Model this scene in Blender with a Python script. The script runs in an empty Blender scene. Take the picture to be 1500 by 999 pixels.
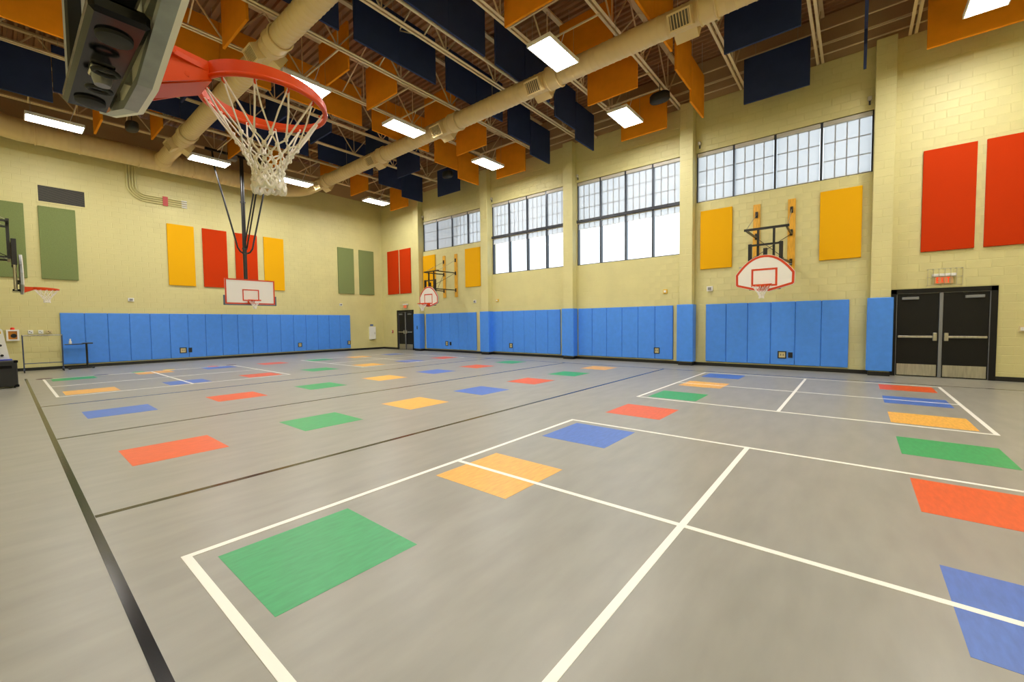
import bpy, math, random
from math import sin, cos, pi, radians, sqrt, atan2, hypot
from mathutils import Vector, Matrix
random.seed(7)
SC = bpy.context.scene
COL = SC.collection

# ------------------------------------------------------------------ camera
CAM = Vector((0, 0, 1.5))
YAW, PITCH, ROLL, FPX = radians(39.428), radians(-2.499), radians(0.6346), 612.9
fw = Vector((cos(PITCH)*cos(YAW), cos(PITCH)*sin(YAW), sin(PITCH)))
ri = Vector((sin(YAW), -cos(YAW), 0)); dn = fw.cross(ri)
RX = cos(ROLL)*ri + sin(ROLL)*dn
RY = -sin(ROLL)*ri + cos(ROLL)*dn
cd = bpy.data.cameras.new('camera'); cam = bpy.data.objects.new('camera', cd); COL.objects.link(cam)
cd.sensor_width = 36.0; cd.lens = FPX/1500*36; cd.clip_start = 0.02; cd.clip_end = 200
m = Matrix.Identity(4)
for i in range(3):
    m[i][0] = RX[i]; m[i][1] = -RY[i]; m[i][2] = -fw[i]; m[i][3] = CAM[i]
cam.matrix_world = m
SC.camera = cam

def pj(p):
    q = Vector(p) - CAM
    z = q.dot(fw)
    if z <= 0.01: return None
    return (750 + FPX*q.dot(RX)/z, 499.5 + FPX*q.dot(RY)/z)

# ------------------------------------------------------------------ light, exposure
LAMP = 36.0
SKY = 1.25
w = bpy.data.worlds.new('overcast_sky'); SC.world = w; w.use_nodes = True
bg = w.node_tree.nodes['Background']; bg.inputs[0].default_value = (0.86, 0.93, 1.0, 1); bg.inputs[1].default_value = SKY
SC.view_settings.view_transform = 'Standard'; SC.view_settings.look = 'None'
SC.view_settings.exposure = 0.96; SC.view_settings.gamma = 1.0; SC.view_settings.use_curve_mapping = False
SC.cycles.use_denoising = True
SC.cycles.max_bounces = 10; SC.cycles.diffuse_bounces = 6; SC.cycles.glossy_bounces = 4
SC.cycles.transparent_max_bounces = 12; SC.cycles.sample_clamp_indirect = 8.0
SC.cycles.caustics_reflective = False; SC.cycles.caustics_refractive = False

# ------------------------------------------------------------------ materials
MATS = {}
def mat(name, col, rough=0.6, metal=0.0, spec=0.5, emit=None, noise=None, bump=None, coat=0.0):
    """noise=(scale, amount) mottles the colour; bump=(scale, strength, distance)"""
    if name in MATS: return MATS[name]
    M = bpy.data.materials.new(name); M.use_nodes = True; nt = M.node_tree; b = nt.nodes['Principled BSDF']
    b.inputs['Base Color'].default_value = (*col, 1); b.inputs['Roughness'].default_value = rough
    b.inputs['Metallic'].default_value = metal; b.inputs['Specular IOR Level'].default_value = spec
    b.inputs['Coat Weight'].default_value = coat
    if emit:
        b.inputs['Emission Color'].default_value = (*emit[0], 1); b.inputs['Emission Strength'].default_value = emit[1]
    if noise or bump:
        tc = nt.nodes.new('ShaderNodeTexCoord')
    if noise:
        n = nt.nodes.new('ShaderNodeTexNoise'); n.inputs['Scale'].default_value = noise[0]; n.inputs['Detail'].default_value = 5
        sc_ = noise[2] if len(noise) > 2 else (1, 1, 1)
        mp = nt.nodes.new('ShaderNodeMapping'); mp.inputs['Scale'].default_value = sc_
        nt.links.new(tc.outputs['Object'], mp.inputs[0]); nt.links.new(mp.outputs[0], n.inputs['Vector'])
        r = nt.nodes.new('ShaderNodeValToRGB'); a = noise[1]
        r.color_ramp.elements[0].position = .3; r.color_ramp.elements[1].position = .7
        r.color_ramp.elements[0].color = (*[c*(1-a) for c in col], 1); r.color_ramp.elements[1].color = (*[min(1, c*(1+a)) for c in col], 1)
        nt.links.new(n.outputs['Fac'], r.inputs[0]); nt.links.new(r.outputs[0], b.inputs['Base Color'])
    if bump:
        n2 = nt.nodes.new('ShaderNodeTexNoise'); n2.inputs['Scale'].default_value = bump[0]; n2.inputs['Detail'].default_value = 4
        bn = nt.nodes.new('ShaderNodeBump'); bn.inputs['Strength'].default_value = bump[1]; bn.inputs['Distance'].default_value = bump[2]
        nt.links.new(tc.outputs['Object'], n2.inputs['Vector']); nt.links.new(n2.outputs['Fac'], bn.inputs['Height']); nt.links.new(bn.outputs[0], b.inputs['Normal'])
    MATS[name] = M
    return M

CREAM = (0.63, 0.575, 0.27)
m_wall = mat('painted_block', CREAM, 0.5, noise=(1.3, .05), bump=(60, .25, .004))
m_joint = m_wall
m_floor = mat('vinyl_floor', (0.30, 0.29, 0.255), 0.34, spec=.45, noise=(1.6, .09, (1, 3.5, 1)), bump=(90, .05, .001))
m_white_line = mat('white_line_paint', (0.88, 0.86, 0.80), 0.4)
m_black_line = mat('black_line_tape', (0.012, 0.012, 0.013), 0.16, noise=(3, .5))
SQ = {'G': mat('green_vinyl', (0.028, 0.34, 0.11), .38, noise=(7, .12, (1, 4, 1))),
      'Y': mat('yellow_vinyl', (0.80, 0.42, 0.075), .38, noise=(7, .14, (1, 5, 1))),
      'B': mat('blue_vinyl', (0.065, 0.155, 0.52), .38, noise=(7, .12, (1, 4, 1))),
      'R': mat('red_vinyl', (0.70, 0.095, 0.014), .38, noise=(7, .1, (1, 4, 1)))}
m_base = mat('black_rubber_base', (0.008, 0.008, 0.008), .35)
m_pad = mat('blue_pad_vinyl', (0.064, 0.262, 0.84), .42, noise=(9, .05), bump=(160, .12, .002))
m_seam = mat('pad_backing', (0.02, 0.08, 0.26), .7)
m_black = mat('black_steel', (0.010, 0.010, 0.011), .32)
m_blackgl = mat('glossy_black_plastic', (0.006, 0.006, 0.007), .14, spec=.16)
m_matblack = mat('matte_black', (0.012, 0.012, 0.012), .65)
m_door = mat('dark_door', (0.007, 0.0065, 0.006), .4, spec=.3)
m_steel = mat('brushed_steel', (0.55, 0.53, 0.48), .28, metal=1, noise=(30, .15, (1, 1, .1)))
m_alu = mat('grey_aluminium', (0.25, 0.26, 0.28), .4, metal=.6)
m_darkalu = mat('dark_bronze_frame', (0.045, 0.05, 0.062), .35, metal=.3)
m_shadebox = mat('shade_cassette', (0.55, 0.52, 0.45), .5)
m_orange = mat('orange_baffle_fabric', (0.82, 0.30, 0.012), .8, spec=.12, noise=(3, .06), bump=(200, .15, .002))
m_navy = mat('navy_baffle_fabric', (0.028, 0.042, 0.115), .8, spec=.12, noise=(3, .08), bump=(200, .15, .002))
m_ypanel = mat('yellow_panel_fabric', (0.78, 0.40, 0.004), .8, spec=.12, bump=(220, .2, .002))
m_rpanel = mat('red_panel_fabric', (0.53, 0.036, 0.001), .8, spec=.12, bump=(220, .2, .002))
m_gpanel = mat('green_panel_fabric', (0.19, 0.235, 0.09), .8, spec=.12, noise=(40, .1), bump=(220, .2, .002))
m_ducty = mat('duct_paint', (0.68, 0.52, 0.26), .42)
m_ductx = mat('duct_paint_header', (0.68, 0.52, 0.26), .42)
m_ductp = mat('duct_fitting_paint', (0.68, 0.52, 0.26), .45)
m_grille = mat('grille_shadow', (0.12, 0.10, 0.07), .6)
m_joist = mat('joist_paint', (0.74, 0.60, 0.37), .5)
m_deck = mat('roof_deck_paint', (0.34, 0.175, 0.085), .7, noise=(2, .12))
m_lamp = mat('lamp_diffuser', (0.9, 0.9, 0.9), .5, emit=((1.0, 0.965, 0.91), LAMP))
m_white = mat('white_enamel', (0.80, 0.80, 0.78), .4)
m_board = mat('backboard_white', (0.82, 0.80, 0.74), .35)
m_boardback = mat('board_grey_steel', (0.27, 0.29, 0.30), .35, noise=(18, .12))
m_rim = mat('rim_orange', (0.66, 0.058, 0.001), .32, spec=.35)
m_red = mat('board_red', (0.60, 0.045, 0.002), .4)
m_net = mat('net_cord', (0.82, 0.80, 0.74), .75)
m_wood = mat('varnished_plank', (0.72, 0.37, 0.03), .35, noise=(8, .2, (1, 6, .6)))
m_padgrey = mat('grey_board_pad', (0.10, 0.13, 0.17), .6)
m_exit = mat('exit_red', (0.7, 0.03, 0.005), .4, emit=((1.0, 0.05, 0.008), .45))
m_exitp = mat('exit_plate', (0.62, 0.36, 0.16), .3)
m_wire = mat('wire_steel', (0.45, 0.42, 0.33), .4, metal=.7)
m_yellowdev = mat('yellow_device', (0.75, 0.45, 0.02), .5)
m_redtag = mat('red_tag', (0.45, 0.03, 0.02), .5)
m_blue = mat('blue_plastic', (0.03, 0.06, 0.55), .4)
m_rackblue = mat('rack_tube', (0.06, 0.08, 0.15), .35, metal=.4)
m_outlet = mat('ivory_outlet', (0.62, 0.52, 0.27), .5)

def shade_mat():
    M = bpy.data.materials.new('roller_shade_fabric'); M.use_nodes = True; nt = M.node_tree
    for n in list(nt.nodes): nt.nodes.remove(n)
    o = nt.nodes.new('ShaderNodeOutputMaterial'); a = nt.nodes.new('ShaderNodeBsdfTranslucent'); d = nt.nodes.new('ShaderNodeBsdfDiffuse')
    a.inputs[0].default_value = (0.74, 0.745, 0.76, 1); d.inputs[0].default_value = (0.75, 0.75, 0.76, 1)
    mx = nt.nodes.new('ShaderNodeMixShader'); mx.inputs[0].default_value = .4
    nt.links.new(a.outputs[0], mx.inputs[1]); nt.links.new(d.outputs[0], mx.inputs[2])
    t = nt.nodes.new('ShaderNodeBsdfTransparent'); m2 = nt.nodes.new('ShaderNodeMixShader'); m2.inputs[0].default_value = .14   # open weave
    nt.links.new(mx.outputs[0], m2.inputs[1]); nt.links.new(t.outputs[0], m2.inputs[2]); nt.links.new(m2.outputs[0], o.inputs[0])
    return M
m_shade = shade_mat()
def glass_mat():
    M = bpy.data.materials.new('window_glass'); M.use_nodes = True; nt = M.node_tree
    for n in list(nt.nodes): nt.nodes.remove(n)
    o = nt.nodes.new('ShaderNodeOutputMaterial'); a = nt.nodes.new('ShaderNodeBsdfTransparent'); d = nt.nodes.new('ShaderNodeBsdfGlossy')
    a.inputs[0].default_value = (0.92, 0.95, 0.96, 1); d.inputs['Roughness'].default_value = .03
    fr = nt.nodes.new('ShaderNodeFresnel'); fr.inputs[0].default_value = 1.35
    mx = nt.nodes.new('ShaderNodeMixShader')
    nt.links.new(fr.outputs[0], mx.inputs[0]); nt.links.new(a.outputs[0], mx.inputs[1]); nt.links.new(d.outputs[0], mx.inputs[2]); nt.links.new(mx.outputs[0], o.inputs[0])
    return M
m_glass = glass_mat()

# ------------------------------------------------------------------ mesh helpers
class MB:
    def __init__(s): s.v = []; s.f = []
    def add(s, vs, fs):
        o = len(s.v); s.v += [tuple(p) for p in vs]; s.f += [tuple(i+o for i in f) for f in fs]; return s
    def box(s, x0, x1, y0, y1, z0, z1):
        vs = [(x, y, z) for z in (z0, z1) for y in (y0, y1) for x in (x0, x1)]
        return s.add(vs, [(0, 2, 3, 1), (4, 5, 7, 6), (0, 1, 5, 4), (1, 3, 7, 5), (3, 2, 6, 7), (2, 0, 4, 6)])
    def cbox(s, c, d): return s.box(c[0]-d[0]/2, c[0]+d[0]/2, c[1]-d[1]/2, c[1]+d[1]/2, c[2]-d[2]/2, c[2]+d[2]/2)
    def rbox(s, x0, x1, y0, y1, z0, z1, b):
        """box with chamfered edges"""
        vs = []; idx = {}
        X = (x0, x1); Y = (y0, y1); Z = (z0, z1)
        for i in (0, 1):
            for j in (0, 1):
                for k in (0, 1):
                    sx, sy, sz = (1-2*i), (1-2*j), (1-2*k)
                    for a in range(3):
                        p = [X[i]+sx*b, Y[j]+sy*b, Z[k]+sz*b]
                        p[a] = (X[i], Y[j], Z[k])[a]
                        idx[i, j, k, a] = len(vs); vs.append(p)
        F = []
        for i in (0, 1):
            F.append([idx[i, 0, 0, 0], idx[i, 1, 0, 0], idx[i, 1, 1, 0], idx[i, 0, 1, 0]][::(1 if i else -1)])
            F.append([idx[0, i, 0, 1], idx[1, i, 0, 1], idx[1, i, 1, 1], idx[0, i, 1, 1]][::(-1 if i else 1)])
            F.append([idx[0, 0, i, 2], idx[1, 0, i, 2], idx[1, 1, i, 2], idx[0, 1, i, 2]][::(1 if i else -1)])
        for i in (0, 1):
            for j in (0, 1):
                F.append([idx[i, j, 0, 0], idx[i, j, 1, 0], idx[i, j, 1, 1], idx[i, j, 0, 1]][::(1 if i != j else -1)])
                F.append([idx[i, 0, j, 0], idx[i, 1, j, 0], idx[i, 1, j, 2], idx[i, 0, j, 2]][::(-1 if i != j else 1)])
                F.append([idx[0, i, j, 1], idx[1, i, j, 1], idx[1, i, j, 2], idx[0, i, j, 2]][::(1 if i != j else -1)])
                for k in (0, 1):
                    F.append([idx[i, j, k, 0], idx[i, j, k, 1], idx[i, j, k, 2]][::(1 if (i+j+k) % 2 else -1)])
        return s.add(vs, F)
    def sweep(s, path, r, n=10, closed=False, caps=True):
        P = [Vector(p) for p in path]; N = len(P)
        R = r if isinstance(r, (list, tuple)) else [r]*N
        T = []
        for i in range(N):
            if closed: t = P[(i+1) % N]-P[i-1]
            else: t = P[min(i+1, N-1)]-P[max(i-1, 0)]
            T.append(t.normalized() if t.length > 1e-9 else Vector((0, 0, 1)))
        up = Vector((0, 0, 1)) if abs(T[0].z) < .9 else Vector((1, 0, 0))
        u = T[0].cross(up).normalized(); rings = []; vs = []
        for i in range(N):
            u = (u - T[i]*u.dot(T[i])); u = u.normalized() if u.length > 1e-6 else T[i].orthogonal().normalized()
            v = T[i].cross(u)
            for k in range(n):
                a = 2*pi*k/n; vs.append(P[i]+R[i]*(cos(a)*u+sin(a)*v))
        F = []
        for i in range(N if closed else N-1):
            j = (i+1) % N
            for k in range(n):
                l = (k+1) % n; F.append((i*n+k, i*n+l, j*n+l, j*n+k))
        if caps and not closed:
            F.append(tuple(range(n-1, -1, -1))); F.append(tuple((N-1)*n+k for k in range(n)))
        return s.add(vs, F)
    def cyl(s, a, b, r, n=10): return s.sweep([a, b], r, n)
    def bar(s, a, b, w_, h_=None):
        """rectangular bar"""
        a = Vector(a); b = Vector(b); t = (b-a).normalized(); h_ = h_ or w_
        up = Vector((0, 0, 1)) if abs(t.z) < .95 else Vector((1, 0, 0))
        u = t.cross(up).normalized()*w_/2; v = u.cross(t).normalized()*h_/2
        vs = [p+i*u+j*v for p in (a, b) for i, j in ((-1, -1), (1, -1), (1, 1), (-1, 1))]
        return s.add(vs, [(3, 2, 1, 0), (4, 5, 6, 7), (0, 1, 5, 4), (1, 2, 6, 5), (2, 3, 7, 6), (3, 0, 4, 7)])
    def prism(s, poly, fn, d0, d1):
        """poly list of (a,b); fn(a,b,d)->xyz"""
        n = len(poly); vs = [fn(a, b, d0) for a, b in poly]+[fn(a, b, d1) for a, b in poly]
        return s.add(vs, [tuple(range(n-1, -1, -1)), tuple(range(n, 2*n))]+[(i, (i+1) % n, n+(i+1) % n, n+i) for i in range(n)])
    def ring(s, outer, inner, fn, d0, d1):
        n = len(outer)
        vs = [fn(a, b, d) for d in (d0, d1) for L in (outer, inner) for a, b in L]
        F = []
        for i in range(n):
            j = (i+1) % n
            F += [(i, j, n+j, n+i)[::-1], (2*n+i, 2*n+j, 3*n+j, 3*n+i), (i, j, 2*n+j, 2*n+i), (n+i, n+j, 3*n+j, 3*n+i)[::-1]]
        return s.add(vs, F)
    def mesh(s, name, mt, smooth=False):
        me = bpy.data.meshes.new(name); me.from_pydata(s.v, [], s.f); me.materials.append(mt); me.validate()
        if smooth:
            for p in me.polygons: p.use_smooth = True
            try: me.set_sharp_from_angle(angle=radians(40))
            except Exception: pass
        me.update(); return me
    def build(s, name, mt, parent=None, loc=(0, 0, 0), smooth=False, **tags):
        return link(name, s.mesh(name, mt, smooth), parent, loc, **tags)

def link(name, data, parent=None, loc=(0, 0, 0), label=None, cat=None, group=None, kind=None, rz=0):
    o = bpy.data.objects.new(name, data); COL.objects.link(o); o.location = loc; o.rotation_euler = (0, 0, rz)
    if parent: o.parent = parent
    if label: o['label'] = label
    if cat: o['category'] = cat
    if group: o['group'] = group
    if kind: o['kind'] = kind
    return o
def thing(name, loc=(0, 0, 0), label=None, cat=None, group=None, kind=None, rz=0):
    o = link(name, None, None, loc, label, cat, group, kind, rz); o.empty_display_size = .1; return o
def arc(c, r, a0, a1, n, f=lambda a, b: (a, b)):
    return [f(c[0]+r*cos(a0+(a1-a0)*i/n), c[1]+r*sin(a0+(a1-a0)*i/n)) for i in range(n+1)]
def subtract(rect, holes):
    rs = [rect]
    for h in holes:
        out = []
        for r in rs:
            u0, u1, v0, v1 = r
            a0, a1, b0, b1 = max(u0, h[0]), min(u1, h[1]), max(v0, h[2]), min(v1, h[3])
            if a0 >= a1-1e-6 or b0 >= b1-1e-6: out.append(r); continue
            if a0 > u0: out.append((u0, a0, v0, v1))
            if a1 < u1: out.append((a1, u1, v0, v1))
            if b0 > v0: out.append((a0, a1, v0, b0))
            if b1 < v1: out.append((a0, a1, b1, v1))
        rs = out
    return [r for r in rs if r[1]-r[0] > .012 and r[3]-r[2] > .012]

# ------------------------------------------------------------------ room
XL, XR, YF, YB = -1.25, 14.89, -4.3, 22.46
ZW, ZD = 8.66, 9.95
COURSE, BLK = 8.66/42, 0.412
# openings in the right wall: (y0,y1,z0,z1)
BAY = {2: (13.89, 18.53), 3: (9.27, 13.42), 4: (4.66, 8.79), 5: (-0.27, 4.21)}
PIL = [(-.68, -.28), (4.235, 4.645), (8.815, 9.25), (13.435, 13.875), (18.55, 18.97)]
WIN = {2: (13.89, 18.53, 5.45, 7.06), 3: (9.27, 13.42, 3.80, 7.09), 4: (4.66, 8.79, 3.78, 7.09), 5: (-0.27, 4.21, 5.42, 7.05)}
DOORS = [(-2.57, -.70, 0, 2.25), (19.46, 21.03, 0, 2.30)]
holesR = [WIN[k] for k in (2, 3, 4, 5)]+DOORS

floor = MB().box(XL-.3, XR+.3, YF-.3, YB+.3, -.12, 0).build('floor', m_floor, kind='structure', label='grey beige vinyl gym floor with coloured squares and court lines')

def wall_plane(kind):
    """maps (u,v,d) with d out of the wall into the room"""
    if kind == 'R': return lambda u, v, d: (XR-d, u, v)
    if kind == 'B': return lambda u, v, d: (u, YB-d, v)
def plate(mb, r, fn, d=.004, c=.006):
    u0, u1, v0, v1 = r; g = .003
    u0 += g; u1 -= g; v0 += g; v1 -= g
    if u1-u0 < 3*c or v1-v0 < 3*c: c = min(u1-u0, v1-v0)/4
    vs = [fn(u0, v0, 0), fn(u1, v0, 0), fn(u1, v1, 0), fn(u0, v1, 0), fn(u0+c, v0+c, d), fn(u1-c, v0+c, d), fn(u1-c, v1-c, d), fn(u0+c, v1-c, d)]
    F = [(4, 5, 6, 7), (0, 1, 5, 4), (1, 2, 6, 5), (2, 3, 7, 6), (3, 0, 4, 7)]
    mb.add(vs, F)
def orient(me):
    import bmesh
    bm = bmesh.new(); bm.from_mesh(me); bmesh.ops.recalc_face_normals(bm, faces=bm.faces); bm.to_mesh(me); bm.free()

def block_wall(name, kind, U0, U1, holes, hidden, label):
    fn = wall_plane(kind)
    mb = MB()
    for (a, b, c, d) in subtract((U0, U1, 0, ZW), holes):
        p = fn(a, c, 0); q = fn(b, d, -.28)
        mb.box(min(p[0], q[0]), max(p[0], q[0]), min(p[1], q[1]), max(p[1], q[1]), c, d)
    wall = mb.build(name, m_joint, kind='structure', label=label)
    rects = []
    for k in range(42):
        v0, v1 = k*COURSE, (k+1)*COURSE
        u = U0-(BLK/2 if k % 2 else 0)
        while u < U1:
            r = (max(u, U0), min(u+BLK, U1), v0, v1)
            full = (r[1]-r[0] > BLK-.001)
            parts = subtract(r, holes+hidden) if r[1]-r[0] > .012 else []
            for q in parts: rects.append((q, full and len(parts) == 1 and q == r))
            u += BLK
    cand = []
    for i, (q, full) in enumerate(rects):
        if not full: continue
        c = fn((q[0]+q[1])/2, (q[2]+q[3])/2, 0); s_ = pj(c)
        if s_ and 0 < s_[0] < 1500 and 0 < s_[1] < 999:
            cand.append(((Vector(c)-CAM).length, i))
    cand.sort(); pick = {i for _, i in cand[:300]}
    f0 = lambda u, v, d: Vector(fn(u, v, d))-Vector(fn(0, 0, 0))
    one = MB(); plate(one, (-BLK/2, BLK/2, -COURSE/2, COURSE/2), f0)
    me = one.mesh('block', m_wall); orient(me)
    rest = MB()
    for i, (q, full) in enumerate(rects):
        if i in pick: link('block', me, wall, fn((q[0]+q[1])/2, (q[2]+q[3])/2, 0))
        else: plate(rest, q, fn)
    rm = rest.mesh('far_blocks', m_wall); orient(rm)
    link('far_blocks', rm, wall, kind='stuff')
    return wall

padsR_runs = {5: (.15, 3.86), 4: (4.93, 8.71), 3: (9.57, 13.39), 2: (14.46, 18.33)}
PZ0, PZ1 = .15, 2.04
hiddenR = [(a, b, PZ0+.03, PZ1-.03) for a, b in padsR_runs.values()]+[(a, b, 0, ZW) for a, b in PIL]
wr = block_wall('wall_right', 'R', YF, YB, holesR, hiddenR, 'cream painted block wall with windows, pilasters and two double doors')
wb = block_wall('wall_back', 'B', XL, XR, [], [(1.36, 12.66, PZ0+.03, PZ1-.03)], 'cream painted block wall with blue padding and coloured panels')
# recalc slab normals not needed (boxes). Pilasters: part of the wall, blocks as sub-parts
for i, (a, b) in enumerate(PIL):
    x0 = XR-.3
    p = MB().box(x0, XR, a, b, 0, ZW).build('pilaster', m_joint, wr)
    mb = MB(); fx = lambda u, v, d: (x0-d, u, v)
    fs1 = lambda u, v, d: (u, a-d, v); fs2 = lambda u, v, d: (u, b+d, v)
    for k in range(42):
        v0, v1 = k*COURSE, (k+1)*COURSE
        if k % 2: plate(mb, (a, b, v0, v1), fx)
        else:
            plate(mb, (a, (a+b)/2, v0, v1), fx); plate(mb, ((a+b)/2, b, v0, v1), fx)
        plate(mb, (x0, XR, v0, v1), fs1); plate(mb, (x0, XR, v0, v1), fs2)
    me = mb.mesh('pilaster_blocks', m_wall); orient(me)
    link('pilaster_blocks', me, p, kind='stuff')
MB().box(XL-.28, XL, YF-.28, YB+.28, 0, ZD).build('wall_left', m_wall, kind='structure', label='cream painted side wall carrying two folding hoops')
MB().box(XL, XR+.28, YF-.28, YF, 0, ZD).build('wall_front', m_wall, kind='structure', label='cream painted end wall opposite the blue padded wall')
m_beam = mat('bond_beam_paint', (0.45, 0.31, 0.17), .6)
MB().box(XR+.02, XR+.28, YF, YB+.28, ZW, ZD).build('trim_1', m_beam, kind='structure', label='tan band above the block wall at the joist ends')
MB().box(XL, XR+.28, YB+.02, YB+.28, ZW, ZD).build('trim_2', m_beam, kind='structure', label='tan band above the back wall under the roof deck')
# baseboards
mb = MB()
segs = []
last = YF
for a, b in sorted(DOORS+[]+[(p[0], p[1], 0, 0) for p in PIL], key=lambda t: t[0]) and sorted([(d[0], d[1]) for d in DOORS]+PIL):
    if a > last: segs.append((last, a))
    last = b
segs.append((last, YB))
for a, b in segs: mb.box(XR-.018, XR, a, b, 0, .105)
for a, b in PIL: mb.box(XR-.32, XR, a-.018, b+.018, 0, .105)
mb.build('baseboard_right', m_base, kind='structure', label='black rubber base along the windowed wall')
MB().box(XL, XR, YB-.02, YB, 0, .105).build('baseboard_back', m_base, kind='structure', label='black rubber base along the back wall')

# ------------------------------------------------------------------ roof deck and joists
pts = []; x = XL
while x < XR+.3:
    pts += [(x, ZD), (x+.06, ZD), (x+.08, ZD+.075), (x+.18, ZD+.075)]; x += .2
mb = MB(); vs = []; F = []
for i, (px, pz) in enumerate(pts): vs += [(px, YF-.3, pz), (px, YB+.3, pz)]
for i in range(len(pts)-1): F.append((2*i, 2*i+1, 2*i+3, 2*i+2))
mb.add(vs, F); mb.box(XL-.3, XR+.5, YF-.3, YB+.3, ZD+.1, ZD+.2)
mb.build('ceiling', m_deck, kind='structure', label='brown corrugated metal roof deck above the joists')

JY = [-2.9, -.97, .91, 2.84, 4.72, 6.62, 8.52, 10.49, 12.49, 14.44, 16.47, 18.42, 20.4]
ZJ = 8.65
ch = MB()
chord = MB().box(XL+.02, XR-.02, -.022, .022, 0, .012)
ang = MB(); ang.box(XL+.02, XR-.02, .022, .088, 0, .010); ang.box(XL+.02, XR-.02, .022, .030, 0, .065)
me_a = ang.mesh('bottom_chord', m_joist)
ang2 = MB(); ang2.box(XL+.02, XR-.02, -.088, -.022, 0, .010); ang2.box(XL+.02, XR-.02, -.030, -.022, 0, .065)
me_a2 = ang2.mesh('bottom_chord', m_joist)
top = MB(); top.box(XL+.02, XR-.02, -.066, .066, ZD-ZJ-.06, ZD-ZJ-.003)
me_t = top.mesh('top_chord', m_joist)
HJ = ZD-ZJ-.06
wbm = MB().bar((0, 0, .03), (.94, 0, HJ), .032); me_w1 = wbm.mesh('web', m_joist)
wbm = MB().bar((0, 0, .03), (-.94, 0, HJ), .032); me_w2 = wbm.mesh('web', m_joist)
wbm = MB().bar((0, 0, .03), (0, 0, HJ), .024); me_w3 = wbm.mesh('web', m_joist)
NTHJ = ['first', 'second', 'third', 'fourth', 'fifth', 'sixth', 'seventh', 'eighth', 'ninth', 'tenth', 'eleventh', 'twelfth', 'thirteenth']
for nj, y in enumerate(JY):
    j = thing('roof_joist', (0, y, ZJ), f'cream open web steel roof joist, {NTHJ[len(JY)-1-nj]} from the back wall', 'joist', 'roof joists')
    link('bottom_chord', me_a, j); link('bottom_chord', me_a2, j); link('top_chord', me_t, j)
    for k in range(8):
        x = XL+1.2+k*1.95
        link('web', me_w1, j, (x, 0, 0)); link('web', me_w2, j, (x, 0, 0)); link('web', me_w3, j, (x, 0, 0))
# bridging angle lines running across the joists
for x, bl in ((3.1, 'nearest the side with the green panel hoop'), (7.0, 'along the middle of the roof'), (11.3, 'nearest the window wall')):
    mb = MB()
    for a, b in zip(JY[:-1], JY[1:]):
        mb.bar((x, a, ZJ+.05), (x, b, ZD-.1), .028); mb.bar((x, a, ZD-.1), (x, b, ZJ+.05), .028)
    mb.build('joist_bridging', m_joist, label='cross bracing strips between the roof joists, '+bl, cat='bracing', group='joist bracing')
# pipes
MB().cyl((XL+.05, 7.9, 8.62), (XR-.02, 7.9, 8.62), .045, 10).build('sprinkler_main', m_joist, label='cream painted round pipe running beside a joist above navy baffles', cat='pipe', smooth=True)
CL = ('lowest', 'second lowest', 'third lowest', 'topmost')
for k, (x, z, r) in enumerate(((14.70, 8.80, .02), (14.55, 8.98, .016), (14.74, 9.12, .016), (14.40, 9.3, .02))):
    MB().cyl((x, YF+.05, z), (x, YB-.05, z), r, 6).build('wall_conduit', m_joist, label=f'thin cream conduit above the windowed wall, {CL[k]} of the four', cat='conduit', group='conduits above the window wall')

# ------------------------------------------------------------------ baffles
ORA = [(-1.95, 'Y', 'O'), (-.05, 'X', 'N'), (1.87, 'Y', 'N'), (3.78, 'X', 'O'), (5.68, 'Y', 'O'), (7.56, 'X', 'N'), (9.5, 'X', 'N'), (11.5, 'Y', 'O'), (13.4, 'X', 'O'), (15.4, 'Y', 'N'), (17.4, 'X', 'N'), (19.4, 'Y', 'O')]
XP = [(-.13, 1.165, 7.76), (1.165, 2.44, 8.08), (2.73, 4.01, 8.38), (4.01, 5.29, 8.38), (5.67, 6.94, 8.38), (6.94, 8.21, 8.38), (8.61, 9.89, 8.38), (9.89, 11.17, 8.38), (11.46, 12.735, 8.08), (12.735, 14.03, 7.76)]
YP = [(-.12, 7.78), (2.27, 8.08), (3.78, 8.38), (6.22, 8.38), (7.74, 8.38), (10.1, 8.38), (11.65, 8.09), (14.02, 7.79)]
CN = {'O': ('orange', m_orange), 'N': ('navy blue', m_navy)}
BH = 1.27
bme = {}
for c in 'ON':
    bme['X', c] = MB().rbox(-.634, .634, -.03, .03, 0, BH, .006).mesh('baffle_panel', CN[c][1])
    bme['Y', c] = MB().rbox(-.03, .03, -.79, .79, 0, BH, .006).mesh('baffle_panel', CN[c][1])
NTH = ['first', 'second', 'third', 'fourth', 'fifth', 'sixth', 'seventh', 'eighth', 'ninth', 'tenth', 'eleventh', 'twelfth', 'thirteenth']
BAYN = {-1.95: 'bay of the kick plate doors', -.05: 'bay of the pilaster beside kick plate doors', 1.87: 'bay of the hoop beside kick plate doors', 3.78: 'bay between hoop and middle window', 5.68: 'bay of the middle window, door half', 7.56: 'bay of the middle window, corner half', 9.5: 'bay of the pilaster between tall windows', 11.5: 'bay of the tall window nearer the corner', 13.4: 'bay of the pilaster beside the corner hoop', 15.4: 'bay of the corner hoop, window half', 17.4: 'bay of the corner hoop, corner half', 19.4: 'bay of the corner doors'}
def baffle(kind, c, x, y, z, nth):
    nm = CN[c][0].split()[0]
    lab = f"{nm} baffle {'along' if kind == 'X' else 'across'} joists, {NTH[nth]} from window wall, {BAYN[y]}"
    o = thing('ceiling_baffle', (x, y, z), lab, 'baffle', f"{nm} ceiling baffles {'along' if kind == 'X' else 'across'} the joists")
    link('baffle_panel', bme[kind, c], o)
    for d in (-.5, .5):
        link('hanger_wire', hang(round(ZD-z-BH+.01, 3)), o, (d, 0, BH-.01) if kind == 'X' else (0, d, BH-.01))
HG = {}
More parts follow.
